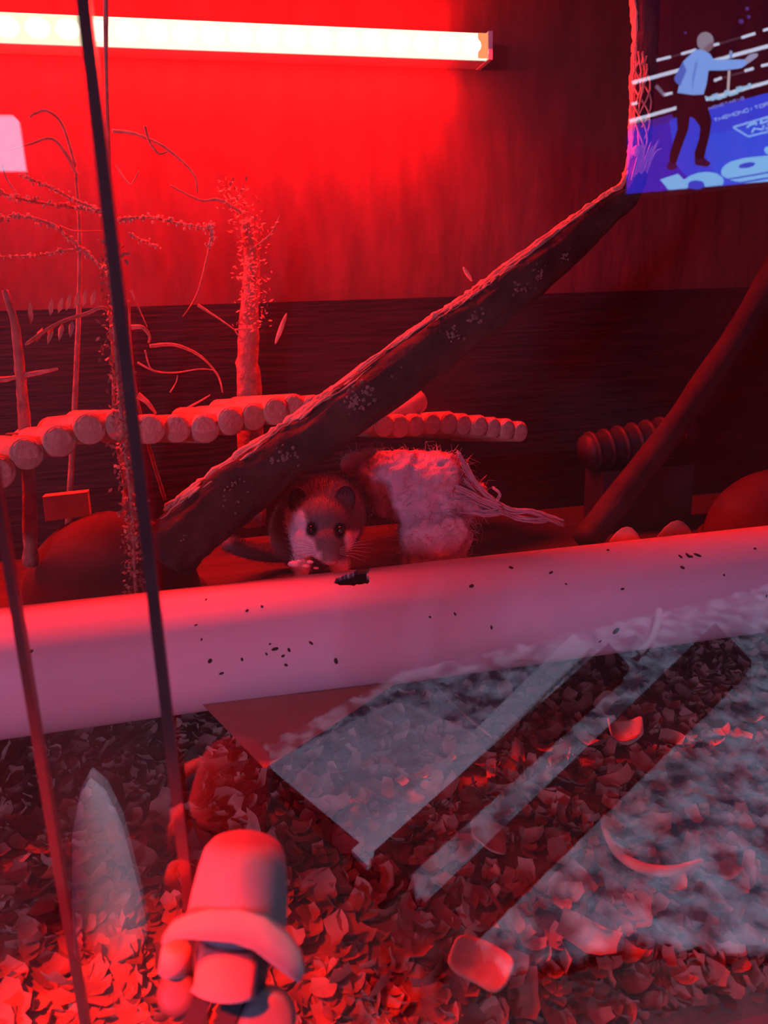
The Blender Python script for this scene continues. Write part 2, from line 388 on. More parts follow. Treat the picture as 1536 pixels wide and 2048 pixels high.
# bigger lit curl near the glass, at the bottom
def curl(name, px, py, y, ln, wd, bend, rz, label, m):
    c = atz(px, py, .012); fv, ff = flake_mesh(int(px) % 97, ln, wd, bend)
    E = Matrix.Rotation(rz, 3, 'Z') @ Matrix.Rotation(.5, 3, 'X')
    o = mesh(name, [E @ Vector(v)+c+Vector((0, 0, .004)) for v in fv], ff, m); md = o.modifiers.new('round', 'SUBSURF'); md.levels = md.render_levels = 2
    m2 = o.modifiers.new('thick', 'SOLIDIFY'); m2.thickness = .0008
    tag(o, label, 'wood shaving'); return o
curl('wood_curl', 965, 1955, 0, .026, .012, 2.0, -.7, 'large bright red-lit wood curl at the bottom near the glass', M['chip'])
curl('wood_curl', 1245, 1480, 0, .026, .012, 2.6, -.2, 'open ring-shaped wood curl lying right of centre under the rail', M['chip'])
curl('wood_curl', 1195, 1400, 0, .024, .009, .5, -.9, 'flat oval wood flake just under the right part of the rail', M['chip'])
curl('wood_curl', 975, 1695, 0, .020, .014, .4, 1.2, 'squarish pale wood flake in the middle of the bedding', M['chip'])
tb = MB(); tb.tube(cat([atz(870, 1370, .022), atz(930, 1430, .026), atz(985, 1475, .022)], 4), [.0007]*8+[.0004], 6, .3)
tag(tb.build('straw_stalk', M['twig']), 'thin straight stalk lying across shavings under the rail', 'stalk')
tb = MB(); tb.tube(cat([atz(965, 1765, .016), atz(1000, 1815, .018), atz(1042, 1895, .014)], 4), .0011, 6, .3)
tag(tb.build('dark_stick', M['bark']), 'short dark stick on the bedding right of the lock', 'stick')
tb = MB(); P = cat([atz(1205, 1650, .016), atz(1235, 1705, .018), atz(1290, 1737, .018), atz(1350, 1740, .018), atz(1405, 1722, .016)], 6)
tb.tube(P, [.0009+.0014*math.sin(math.pi*i/(len(P)-1)) for i in range(len(P))], 8, .2)
tag(tb.build('curved_vine', M['strip']), 'pale curved piece of vine lying on the bedding at right', 'vine')
# brown card flap below the rail
A = [at(405, 1408, .128), at(790, 1366, .128), at(640, 1465, .105), at(528, 1535, .090)]
V = [p+Vector((0, s, 0)) for s in (-.0007, .0007) for p in A]
tag(mesh('card_flap', V, [(0,1,2,3),(7,6,5,4),(0,4,5,1),(1,5,6,2),(2,6,7,3),(3,7,4,0)], M['card'], None, False), 'plain brown card flap tucked under the white rail', 'card')

# ---------------------------------------------------------------- big branch
up = [(300,1075,55),(340,1020,56),(425,952,56),(520,885,52),(610,822,50),(700,757,50),(850,648,47),(930,598,44),(1000,545,42),(1130,452,33),(1205,400,25),(1245,372,20)]
yy = [.185,.187,.192,.198,.203,.208,.218,.224,.229,.238,.243,.246]
pts = []; rad = []
for (px, py, h), y in zip(up, yy):
    c = at(px+h*.578, py+h*.816, y); pts.append(c); rad.append(h*(c-CAM).length/FPX*1.0)
for px, py, h, y in ((1278,330,17,.247),(1284,230,17,.248),(1291,130,18,.249),(1293,60,18,.249),(1291,-20,20,.25),(1290,-130,26,.25)):
    c = at(px, py, y); pts.append(c); rad.append(h*(c-CAM).length/FPX)
PP = cat(pts, 9); RR = lerpn(rad, 9)
bt = thing('fallen_branch', (pts[0].x, pts[0].y, SH), 'thick bark-covered branch slanting up from lower left to upper right', 'branch')
V = []; Fc = []; n = 40; k = len(PP); upv = None; FR = []
for i in range(k):
    t = (PP[min(i+1, k-1)]-PP[max(i-1, 0)]).normalized()
    if upv is None: upv = Vector((0, 0, 1))
    upv = (upv-t*upv.dot(t)).normalized(); b = t.cross(upv); FR.append((t, upv, b))
    for j in range(n):
        a = 2*math.pi*j/n; s = i*.16
        ca, sa = math.cos(a), math.sin(a)
        r = RR[i]*(1+.16*noise.noise(Vector((ca*2, sa*2, s*.8)))+.12*noise.noise(Vector((ca*7, sa*7, s*1.1)))+.07*noise.noise(Vector((ca*14, sa*14, s*3))))
        V.append(PP[i]+(upv*ca+b*sa)*r)
Fc = [(i*n+j, i*n+(j+1) % n, (i+1)*n+(j+1) % n, (i+1)*n+j) for i in range(k-1) for j in range(n)]+[tuple(range(n)), tuple((k-1)*n+j for j in range(n))]
mesh('trunk', V, Fc, M['bark'], bt)
# torn bark strips, their pale colour imitating light on the upper ridge
for q in range(210):
    i0 = random.randint(8, 146); ln = random.randint(5, 15); off = random.uniform(-.25, .75)
    P = []
    for i in range(i0, min(i0+ln, k-2)):
        t, u, b = FR[i]; top = (UP*.82-RT*.57); top -= t*top.dot(t); top.normalize(); tc_ = (CAM-PP[i]); tc_ -= t*tc_.dot(t); tc_.normalize()
        d = (top*math.cos(off)+tc_*math.sin(off)+top*.06*math.sin(i*.7+q)).normalized()
        P.append(PP[i]+d*RR[i]*(1.0+.10*random.random()))
    if len(P) < 4: continue
    w_ = random.uniform(.0006, .0019)*(1 if off < .45 else .5)
    MB().tube(P, [w_*.3]+[w_*random.uniform(.5, 1.3) for _ in P[2:]]+[w_*.25], 6).build('lit_bark_strip', M['strip'], bt)
# lichen patches on the side that faces the glass
for px, py, y, s in ((725,795,.2,30),(560,915,.19,26),(590,940,.19,20),(940,625,.215,26),(905,675,.21,22),(1040,590,.222,20),(1080,575,.226,20),(800,760,.205,18),(345,1050,.178,16),(455,990,.185,22),(460,950,.185,16),(700,800,.2,22),(1120,530,.232,16)):
    c = at(px, py, y); best = min(range(k), key=lambda i: (PP[i]-c).length)
    d = (c-PP[best]); d -= FR[best][0]*d.dot(FR[best][0]); d.normalize()
    tocam = (CAM-PP[best]).normalized(); d = (d*.3+tocam).normalized(); d -= FR[best][0]*d.dot(FR[best][0]); d.normalize()
    tgt = PP[best]+d*RR[best]*.98+(at(px, py, y)-PP[best]).project(FR[best][0])
    e1 = FR[best][0]; e2 = d.cross(e1); sz = s*.00026
    mb = MB()
    for z in range(22):
        o1, o2 = random.gauss(0, .5)*sz, random.gauss(0, .45)*sz; rr = sz*random.uniform(.10, .22)
        mb.ell(tgt+e1*o1+e2*o2-d*(o2*o2/(2*RR[best])), e1*rr, e2*rr*random.uniform(.6, 1), d*rr*.45, 6, 4)
    mb.build('lichen_patch', M['lichen'], bt)
# netted fibres round the upright top of the branch
nf = MB()
for q in range(9):
    P = []
    for i in range(0, 16):
        yv = 340-i*14-q*4; c = at(1282+10*math.sin(i*.5+q*1.7)+3*math.sin(q), yv, .243); P.append(c+Vector((0, -.004*math.cos(i*.5+q), 0)))
    nf.tube(P, .0006, 5)
for q in range(9):
    nf.tube(cat([at(1262+q*3, 365, .243), at(1268+q*5, 340-q*4, .240), at(1278+q*6+random.uniform(-6, 6), 300-random.uniform(0, 25), .239)], 3), [.0006]*6+[.0003], 5)
nf.build('frayed_fibres', M['strip'], bt)
kn = at(1274, 302, .24); MB().ell(kn, RT*.0028, UP*.0033, F*.002, 10, 8).build('knot', M['strip'], bt)

# ---------------------------------------------------------------- bendy log bridge
ch = math.radians(24); LD = .016
axis = Vector((-math.sin(ch), math.cos(ch), -.10)).normalized(); cdir = Vector((math.cos(ch), math.sin(ch), 0))
B0 = at(-10, 945, .192)
def chain(px, py):
    d = ray(px, py)      # meet the vertical plane through B0 along cdir
    nn = Vector((-cdir.y, cdir.x, 0)); t = (B0-CAM).dot(nn)/d.dot(nn); return CAM+d*t
ends = [(-118,1095,68),(-92,1035,68),(-55,990,68),(-4,945,68),(55,907,66),(120,882,64),(180,857,62),(240,850,60),(303,858,56),(358,857,55),(413,857,54),(463,842,52),(510,833,51),(552,822,50),(590,815,48),(627,816,48),(662,822,48),(697,832,48),(735,842,48),(767,850,48),(801,852,48),(834,850,48),(868,846,48),(900,845,48),(930,848,48),(959,851,48),(987,855,48),(1014,858,47),(1041,863,46)]
bg = thing('bendy_log_bridge', (B0.x, B0.y, SH), 'arched bridge of pale round wooden sticks wired side by side', 'bridge')
cent = []
for px, py, dpx in ends:
    c = chain(px, py); r = LD/2*random.uniform(.97, 1.03)*(.96 if px < 700 else .92); cent.append(c)
    tl = Vector((random.uniform(-.02, .02), 0, random.uniform(-.02, .02)))
    s = random.uniform(-.0015, .0015)
    lg = disc_bevel(c+axis*s, c+(axis+tl)*.072, r, 20).build('log', M['log'], bg)
    MB().ell(c+axis*(s+.0001), (cdir*r*.9), Vector((0, 0, 1)).cross(cdir).cross(cdir)*r*.9, axis*.0004, 14, 4).build('sawn_end', M['logend'], lg)
for off in (.018, .056):
    MB().tube(cat([c+axis*off for c in cent], 2), .0008, 6).build('wire', M['wire'], bg)

# red-lit pieces seen over and under the bridge
tag(disc_bevel(at(775, 838, .30), at(835, 800, .32), .0085, 16).build('loose_log', M['log']), 'short loose log lying on the bridge beyond the branch', 'log')
c = at(135, 1010, .29); tag(MB().obox(c, Vector((.012, .002, 0)), Vector((0, .004, 0)), Vector((0, .001, .007))).build('wood_block', M['log'], None, False), 'small reddish wooden block in the gloom under the bridge', 'block')

# ---------------------------------------------------------------- blobs (remeshed bodies)
def blob(name, ells, voxel, m, parent, smooth_it=6, shape=None, kind=None):
    mb = MB()
    for (c, ax, ay, az) in ells: mb.ell(c, ax, ay, az, 20, 14)
    tmp = mesh('tmp_blob', mb.V, mb.F, m); rm = tmp.modifiers.new('r', 'REMESH'); rm.mode = 'VOXEL'; rm.voxel_size = voxel
    s = tmp.modifiers.new('s', 'SMOOTH'); s.factor = .5; s.iterations = smooth_it
    me = bpy.data.meshes.new_from_object(tmp.evaluated_get(bpy.context.evaluated_depsgraph_get()))
    V = [v.co.copy() for v in me.vertices]; Nn = [v.normal.copy() for v in me.vertices]; Fc = [tuple(p.vertices) for p in me.polygons]
    bpy.data.objects.remove(tmp); bpy.data.meshes.remove(me)
    if shape: V = [shape(v, nn) for v, nn in zip(V, Nn)]
    return mesh(name, V, Fc, m, parent, True, kind), V, Nn
# dormouse
MC = at(640, 1060, .218); S = (MC-CAM).length/FPX; T = -F
def mo(a, b, c): return MC+(RT*a+UP*b+T*c)*S
def me_(a, b, c, ra, rb, rc, dirn=None):
    if dirn is None: return (mo(a, b, c), RT*ra*S, UP*rb*S, T*rc*S)
    z = (RT*dirn[0]+UP*dirn[1]+T*dirn[2]).normalized(); x = z.cross(UP).normalized() if abs(z.dot(UP)) < .95 else z.cross(RT).normalized(); y = z.cross(x)
    return (mo(a, b, c), x*ra*S, y*rb*S, z*rc*S)
fw = (.22, -.62, .75)
E_ = [me_(2, 14, -6, 56, 54, 60, fw), me_(14, -22, 30, 36, 36, 46, fw), me_(22, -44, 52, 22, 20, 26, fw), me_(-26, -24, 22, 28, 32, 32), me_(42, -20, 18, 24, 28, 28),
      me_(4, 24, -70, 84, 84, 80), me_(-12, 16, -140, 88, 90, 92), me_(-40, -10, -205, 88, 90, 86), me_(-60, -30, -270, 60, 60, 60),
      me_(-36, -70, 2, 17, 34, 17), me_(-40, -92, 22, 12, 9, 20), me_(40, -78, -8, 17, 32, 17), me_(38, -94, 8, 12, 9, 20)]
for f in (-12, -4, 4, 12):                     # toes
    E_.append(me_(-40+f, -95, 40, 3.6, 3.6, 9, (f*.03, -.1, 1))); E_.append(me_(38+f, -97, 26, 3.6, 3.6, 9, (f*.03, -.1, 1)))
tl = cat([mo(-70, -50, -310), mo(-130, -70, -340), mo(-190, -60, -300), mo(-230, -40, -260)], 4)
for i, p in enumerate(tl): E_.append((p, RT*20*S, UP*18*S, T*20*S))
ms = thing('dormouse', (MC.x, MC.y+.02, SH), 'small grey dormouse with dark eye mask and white cheeks crouching under the branch', 'dormouse')
fm = bpy.data.materials.new('dormouse_fur'); fm.use_nodes = True
at_ = fm.node_tree.nodes.new('ShaderNodeAttribute'); at_.attribute_name = 'fur_colour'
fb = fm.node_tree.nodes['Principled BSDF']; fb.inputs['Roughness'].default_value = .85; fb.inputs['Specular IOR Level'].default_value = .15
fm.node_tree.links.new(at_.outputs['Color'], fb.inputs['Base Color'])
body, BV, BN = blob('body', E_, .0013, fm, ms, 4)
def ss(a, b, x): x = max(0, min(1, (x-a)/(b-a))); return x*x*(3-2*x)
eyeL, eyeR = (-12, 2, 46), (42, 0, 42)
def fur(v):
    d = (v-MC)/S; a, b, c = d.dot(RT), d.dot(UP), d.dot(T)
    g = Vector((.17, .145, .135)); wht = Vector((.74, .68, .66)); dk = Vector((.012, .01, .01))
    if c > -45:
        lf = ss(-6, -20, a-(b+20)*-.28-6) if b < 60 else 0          # left cheek band
        rg = ss(44, 54, a+(b)*.15)*ss(2, -10, b)
        bel = ss(-52, -68, b)
        muz = ss(-34, -46, b)*ss(14, 2, a)*ss(0, 20, c)
        g = g.lerp(wht, max(lf*ss(48, 30, b), rg, bel, muz))
    for ex, ey, ez in (eyeL, eyeR):
        q = math.hypot((a-ex)/12.5, (b-ey)/16)
        if c > 0: g = g.lerp(dk, ss(1.15, .75, q))
        q2 = abs((a-ex)-(b-ey)*-.35)/9
        if c > -10 and b > ey and b < ey+42 and ex < 0: g = g.lerp(dk, .55*ss(1, .4, q2))
    n_ = noise.noise(v*700)*.12+1
    return (g.x*n_, g.y*n_, g.z*n_, 1)
ca = body.data.color_attributes.new('fur_colour', 'FLOAT_COLOR', 'POINT')
for i, v in enumerate(BV): ca.data[i].color = fur(v)
# short fur
V = []; Fc = []; Cc = []
back = (-(RT*fw[0]+UP*fw[1]+T*fw[2])).normalized()
for i in range(0, len(BV)):
    for rep in range(2):
        v = BV[i]; nn = BN[i]; d = (nn*.55+back*.75+Vector((random.gauss(0, .18), random.gauss(0, .18), random.gauss(0, .18)))).normalized()
        q = (v-MC)/S
        L = random.uniform(.0014, .0028)*(.55 if q.dot(T) > 20 else 1.3)
        if q.dot(UP) < -86: continue
        s = nn.cross(d).normalized()*.00014; v = v+Vector((random.gauss(0, .0005), random.gauss(0, .0005), random.gauss(0, .0005)))
        k0 = len(V); V += [v-s, v+s, v+d*L]; Fc.append((k0, k0+1, k0+2)); c = fur(BV[i]); Cc += [c, c, c]
fu = mesh('fur', V, Fc, fm, ms, True, 'stuff'); ca = fu.data.color_attributes.new('fur_colour', 'FLOAT_COLOR', 'POINT')
for i, c in enumerate(Cc): ca.data[i].color = c
for e in (eyeL, eyeR): MB().ell(mo(*e), RT*7.5*S, UP*9*S, T*7.5*S, 16, 10).build('eye', M['eye'], ms)
MB().ell(mo(30, -60, 70), RT*7*S, UP*5*S, T*5*S, 10, 8).build('nose', M['nose'], ms)
for (a, b, c, ra, tilt) in ((-44, 58, -14, 24, -.35), (48, 62, -20, 24, .35)):
    z = (T*.85+RT*tilt+UP*.1).normalized(); x = (RT-z*RT.dot(z)).normalized(); y = z.cross(x)
    mb = MB(); V = []; n = 18
    for i in range(5):
        rr = i/4
        for j in range(n):
            t = 2*math.pi*j/n; V.append(mo(a, b, c)+(x*math.cos(t)*ra*.85+y*math.sin(t)*ra*1.1)*S*rr+z*S*(8*rr*rr))
    Fc = [(i*n+j, i*n+(j+1) % n, (i+1)*n+(j+1) % n, (i+1)*n+j) for i in range(4) for j in range(n)]
    er = mesh('ear', V, Fc, M['nose'] if False else M['hose'], ms); sdm = er.modifiers.new('t', 'SOLIDIFY'); sdm.thickness = .0008
wk = MB()
for sgn in (-1, 1):
    for q in range(6):
        p0 = mo(24+sgn*16, -44+q*2, 58); p2 = mo(24+sgn*(70+4*q), -60+q*9, 62); wk.tube([p0, (p0+p2)/2+UP*3*S, p2], [.00012, .0001, .00004], 4)
wk.build('whisker', M['wire'], ms)
for px, py, s, nm in ((588,1128,9,0),(612,1132,6,0),(598,1122,4,0),(632,1136,4,0),(620,1124,5,0)):
    c = at(px, py, .197); c.z = max(c.z, SH+.002)
    tag(MB().ell(c, RT*s*S*1.4, UP*s*S*.7, T*s*S, 8, 6).build('food_crumb', M['paper']), 'pale food crumb lying in front of the dormouse', 'crumb', 'crumbs in front of the dormouse')

# ---------------------------------------------------------------- wool nest
def wo(px, py, y): return at(px, py, y)
def we(px, py, y, rx, ry, rt):
    c = at(px, py, y); s = (c-CAM).length/FPX; return (c, RT*rx*s, UP*ry*s, T*rt*s)
W = [we(795,950,.268,78,52,52), we(870,955,.262,65,52,60), we(728,925,.292,50,28,32), we(845,1010,.262,80,50,55), we(870,1070,.25,75,55,55), we(775,1000,.27,36,38,36), we(920,1010,.258,42,40,36), we(865,1120,.255,68,50,52), we(880,932,.27,45,22,36), we(940,990,.256,30,22,26)]
wn = thing('wool_nest', (at(840, 1100, .26).x, .26, SH), 'fluffy white nest wool bundled under the right half of the bridge', 'nest')
def fuzz(v, nn): return v+nn*(.0032*noise.noise(v*90)+.0018*noise.noise(v*260)+.001*noise.noise(v*700))
wb, WV, WN = blob('wool_bundle', W, .002, M['wool'], wn, 3, fuzz)
fz = MB()
for q in range(1500):
    i = random.randrange(len(WV)); v = WV[i]; nn = WN[i]
    if v.z < SH: continue
    d = (nn*.4+Vector((random.gauss(0, .7), random.gauss(0, .7), random.gauss(0, .7)))).normalized(); L = random.uniform(.003, .011); s = d.orthogonal().normalized()
    fz.tube([v-d*.001, v+d*L*.5+s*L*random.gauss(0, .2), v+d*L+s*L*random.gauss(0, .3)-Vector((0, 0, L*.2))], [.00016, .00012, .00005], 3, cap=False)
fz.build('loose_fibres', M['wool'], wn, True, 'stuff')
for P, r0 in (([(915,905),(945,955),(975,990),(995,1010)], .0012), ([(900,970),(935,985),(965,1003),(1000,1018)], .0022), ([(885,1012),(930,1020),(975,1025),(1010,1020)], .0024), ([(925,930),(950,968),(985,1000),(1005,1012)], .0016),
              ([(985,1005),(1020,1020),(1060,1022),(1095,1035),(1118,1046)], .0022), ([(1000,1020),(1035,1035),(1070,1040),(1098,1040)], .0020), ([(990,1012),(1000,990),(985,975)], .0010), ([(1085,1036),(1105,1040),(1128,1052)], .0012), ([(905,1000),(940,1000),(985,1016)], .0018),
              ([(930,960),(955,990),(985,1012)], .0014)):
    pp = cat([at(x, y, .246+.004*random.random()) for x, y in P], 5); mb = MB()
    for q in range(9):
        o_ = [Vector((random.gauss(0, r0*.7), random.gauss(0, r0*.7), random.gauss(0, r0*.6))) for _ in range(2)]
        mb.tube([p+o_[0].lerp(o_[1], i/len(pp))+Vector((0, 0, .0006*noise.noise(p*300+o_[0]*999))) for i, p in enumerate(pp)], [r0*.34]*(len(pp)-1)+[r0*.1], 5)
    mb.build('wool_strand', M['wool'], wn)

# ---------------------------------------------------------------- plants on the left
def twig_plant(name, label, root, stems, catg='plant', m=None, group=None, lump=.25):
    t = thing(name, root, label, catg, group)
    for nm, P, r in stems:
        pp = cat([at(*p) for p in P], 7); k = len(pp)
        MB().tube(pp, [r*(1-.6*i/(k-1)) for i in range(k)], 7, lump, sc_=260).build(nm, (m or M['twig']) if nm != 'stem' else M['stem'], t)
        if nm == 'twig' and lump > .3:
            nb = MB()
            for p in pp[1:]:
                for q in range(3):
                    nb.ell(p+Vector((random.gauss(0, r), random.gauss(0, r), random.gauss(0, r*.9))), Vector((r*.9, 0, 0)), Vector((0, r*.9, 0)), Vector((0, 0, r*.9)), 5, 4)
            nb.build('bark_crust', M['strip'], t, True, 'stuff')
    return t
root = at(265, 1160, .37); root.z = SH
twig_plant('twiggy_branch', 'bare crusty twigs fanning out at upper left beside the glass edge', root,
    [('stem', [(265,1190,.37),(258,1000,.365),(245,800,.35),(236,600,.33),(222,430,.31)], .0045),
     ('twig', [(228,430,.305),(160,405,.30),(100,375,.29),(45,352,.285)], .0009), ('twig', [(225,428,.305),(150,415,.30),(60,402,.28),(0,385,.27)], .0011),
     ('twig', [(230,560,.305),(165,500,.30),(100,448,.29),(25,431,.285),(-10,445,.28)], .0011), ('twig', [(170,497,.30),(120,503,.295),(70,511,.29),(-10,514,.28)], .0008),
     ('twig', [(235,440,.31),(300,435,.315),(360,447,.32),(415,456,.325)], .0011), ('twig', [(415,456,.325),(425,450,.325),(425,470,.325),(417,492,.325)], .0010), ('twig', [(260,470,.31),(285,482,.315),(315,494,.32)], .0008)], 'branch', lump=.5)
root = at(90, 1150, .33); root.z = SH
twig_plant('curling_tendrils', 'smooth thin tendrils curling above the twigs at upper left', root,
    [('stem', [(130,1150,.34),(150,800,.34),(160,500,.34),(150,330,.34)], .0022),
     ('tendril', [(150,330,.34),(125,250,.335),(95,222,.33),(70,227,.33),(58,236,.33)], .0012), ('tendril', [(155,350,.34),(110,280,.335),(60,288,.33),(20,300,.32)], .0011),
     ('tendril', [(225,262,.345),(270,268,.34),(330,295,.335),(385,345,.33),(395,385,.33)], .0012), ('tendril', [(290,252,.335),(300,285,.335),(318,307,.335),(335,303,.335)], .0011),
     ('tendril', [(120,452,.33),(150,462,.33),(205,461,.33)], .0006), ('tendril', [(5,330,.31),(15,360,.31),(42,396,.31)], .0008), ('tendril', [(232,330,.34),(260,368,.34),(278,340,.34)], .0007)], lump=.1)
root = at(55, 1120, .26); root.z = SH
twig_plant('upright_stalk', 'pale upright stalk standing behind the bridge at the far left', root,
    [('stem', [(62,1130,.265),(58,960,.262),(48,830,.26),(40,740,.26),(30,650,.26),(10,580,.26)], .0042), ('side_shoot', [(45,752,.26),(80,745,.255),(115,738,.25)], .0016), ('side_shoot', [(50,870,.26),(30,867,.255),(12,868,.25)], .0008), ('side_shoot', [(-20,760,.26),(15,758,.26),(45,752,.26)], .0020)], lump=.25)
root = at(505, 1050, .368); root.z = SH
pt = twig_plant('dry_bush', 'tall reddish stemmed bush with fine leaves behind the bridge', root,
    [('stem', [(505,1050,.368),(498,800,.368),(495,700,.366),(500,600,.362),(503,520,.36),(490,440,.355)], .0100), ('twig', [(395,610,.335),(430,632,.335),(470,660,.335)], .0010), ('twig', [(470,660,.335),(495,657,.335),(512,660,.335)], .0008), ('twig', [(470,660,.335),(480,675,.335),(494,685,.335)], .0006),
     ('twig', [(420,490,.335),(400,570,.335),(385,605,.335),(365,634,.335)], .0007), ('twig', [(500,500,.34),(540,470,.335),(560,430,.33)], .0008), ('twig', [(490,430,.34),(440,400,.335),(400,400,.335),(340,370,.33)], .0012)], lump=.3)
lf = MB()
for q in range(520):
    px = random.gauss(502, 17); py = random.uniform(360, 660); 
    if py < 460: px -= (460-py)*.5
    c = at(px, py, .338+random.gauss(0, .006)); d = Vector((random.gauss(0, 1), random.gauss(0, 1), random.gauss(.3, 1))).normalized(); s = d.orthogonal().normalized(); L = random.uniform(.002, .0045)
    lf.add([c, c+d*L*.5+s*L*.22, c+d*L, c+d*L*.5-s*L*.22], [(0, 1, 2, 3)])
lf.build('fine_leaves', M['leaf'], pt, False, 'stuff')
root = at(330, 1000, .355); root.z = SH
twig_plant('curved_twigs', 'loose arching twigs looping between the glass edge and the bush', root,
    [('twig', [(330,1000,.355),(300,900,.345),(275,800,.32),(262,700,.30),(258,600,.30)], .0014), ('twig', [(262,655,.30),(285,655,.30),(299,672,.30),(297,686,.30)], .0016), ('twig', [(300,692,.30),(350,690,.305),(400,712,.31),(435,750,.315),(445,785,.315)], .0012), ('twig', [(275,725,.30),(310,742,.30),(350,745,.305),(400,738,.31),(430,740,.31)], .0007),
     ('twig', [(262,580,.30),(275,610,.30),(295,655,.30)], .0007), ('twig', [(290,700,.30),(300,735,.30),(318,744,.30)], .0006), ('twig', [(340,785,.31),(352,765,.31),(355,750,.31)], .0005), ('twig', [(365,822,.31),(395,805,.31),(420,790,.31)], .0009), ('twig', [(275,790,.30),(295,805,.30),(312,828,.30)], .0022)], lump=.2)
# fern frond with separate leaflets
root = at(290, 1100, .35); root.z = SH
fr = thing('fern_frond', root, 'fern frond with a row of upright pointed leaflets at the left', 'fern')
rib = cat([root, at(235,900,.345), at(226,700,.31), at(215,620,.275), at(170,628,.27), at(110,650,.265), at(50,690,.26)], 6)
MB().tube(rib, [.0011]*(len(rib)-1)+[.0004], 6).build('midrib', M['stem'], fr)
def leaflet(base, tip, w_, par, nm='leaflet'):
    base, tip = Vector(base), Vector(tip); d = tip-base; s = d.cross(F).normalized()*w_; nn = F*-.0008
    mesh(nm, [base, base+d*.35+s, base+d*.7+s*.7, tip, base+d*.7-s*.7, base+d*.35-s, base+d*.5+nn], [(0,1,6),(1,2,6),(2,3,6),(3,4,6),(4,5,6),(5,0,6)], M['leaf'], par, True)
for i, (x0, y0, x1, y1) in enumerate(((62,650,60,602),(100,632,104,596),(116,627,126,592),(132,622,142,586),(148,618,158,582),(165,614,172,578),(182,612,190,580),(85,655,72,685),(105,650,95,690),(125,645,118,682),(145,640,140,676))):
    leaflet(at(x0, y0, .268), at(x1, y1, .262), .0016, fr)
# hanging vine with tiny leaves beside the glass edge
hv = thing('hanging_vine', at(250, -120, .172), 'hanging vine of tiny speckled leaves beside the tall glass edge', 'vine')
vp = cat([at(212, -150, .172), at(212, 100, .172), at(218, 350, .172), at(222, 520, .172), at(232, 700, .172), at(246, 860, .172), at(262, 1000, .172), at(268, 1120, .172), at(275, 1230, .172)], 8)
MB().tube(vp, .0009, 6, .3).build('stem', M['twig'], hv)
lf = MB(); 
for q in range(900):
    i = random.randrange(22, len(vp)-2); c = vp[i].lerp(vp[i+1], random.random())+Vector((random.gauss(0, .0026), random.gauss(0, .002), 0))
    d = Vector((random.gauss(0, 1), random.gauss(0, 1), random.gauss(-.2, 1))).normalized(); s = d.orthogonal().normalized(); L = random.uniform(.0012, .0036)
    lf.add([c, c+d*L*.5+s*L*.3, c+d*L, c+d*L*.5-s*L*.3], [(0, 1, 2, 3)])
lf.build('tiny_leaves', M['leaf'], hv, False, 'stuff')
# seed pods caught in the light
for px, py, y, a, ln, lab in ((935,548,.235,-.5,10,'small red glowing husk stuck beside the upper edge of the branch'), (562,657,.30,.35,20,'slim red-lit husk hanging between bush and branch')):
    c = at(px, py, y); s = (c-CAM).length/FPX; d = RT*math.sin(a)+UP*math.cos(a)
    tag(MB().ell(c, RT*5*s, T*4*s, d*ln*1.6*s, 8, 8).build('seed_husk', M['strip']), lab, 'husk')

# ---------------------------------------------------------------- things in the gloom
def dome(name, px, py, y, rx, h, label):
    c = at(px, py, y); V = []; n, m = 28, 9
    for i in range(m+1):
        th = math.pi/2*i/m
        for j in range(n):
            ph = 2*math.pi*j/n; V.append((c.x+rx*math.cos(th)*math.cos(ph), c.y+rx*.8*math.cos(th)*math.sin(ph), SH+h*math.sin(th)+.0006*noise.noise(Vector((th*4, ph*3, rx)))))
    t = thing(name, (c.x, c.y, SH), label, 'hide')
    mesh('shell', V, [(i*n+j, i*n+(j+1) % n, (i+1)*n+(j+1) % n, (i+1)*n+j) for i in range(m) for j in range(n)], M['clay'], t)
    V2 = [(c.x+rx*1.03*math.cos(2*math.pi*j/n), c.y+rx*.82*math.sin(2*math.pi*j/n), SH+.002) for j in range(n)]
    MB().tube(V2+[V2[0]], .0025, 8).build('rim', M['clay'], t)
dome('clay_hide', 222, 1150, .285, .052, .055, 'rounded terracotta hide in the dark under the left of the bridge')
dome('clay_hide', 1545, 1090, .27, .050, .048, 'rounded terracotta hide at the right edge just above the rail')
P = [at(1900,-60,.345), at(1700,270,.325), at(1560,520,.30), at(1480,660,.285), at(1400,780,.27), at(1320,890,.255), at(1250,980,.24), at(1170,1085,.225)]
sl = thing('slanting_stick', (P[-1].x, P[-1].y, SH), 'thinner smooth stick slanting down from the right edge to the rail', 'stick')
pp = cat(P, 6); MB().tube(pp, [.0085]*len(pp), 12, .12, sc_=30).build('shaft', M['gloom'], sl)
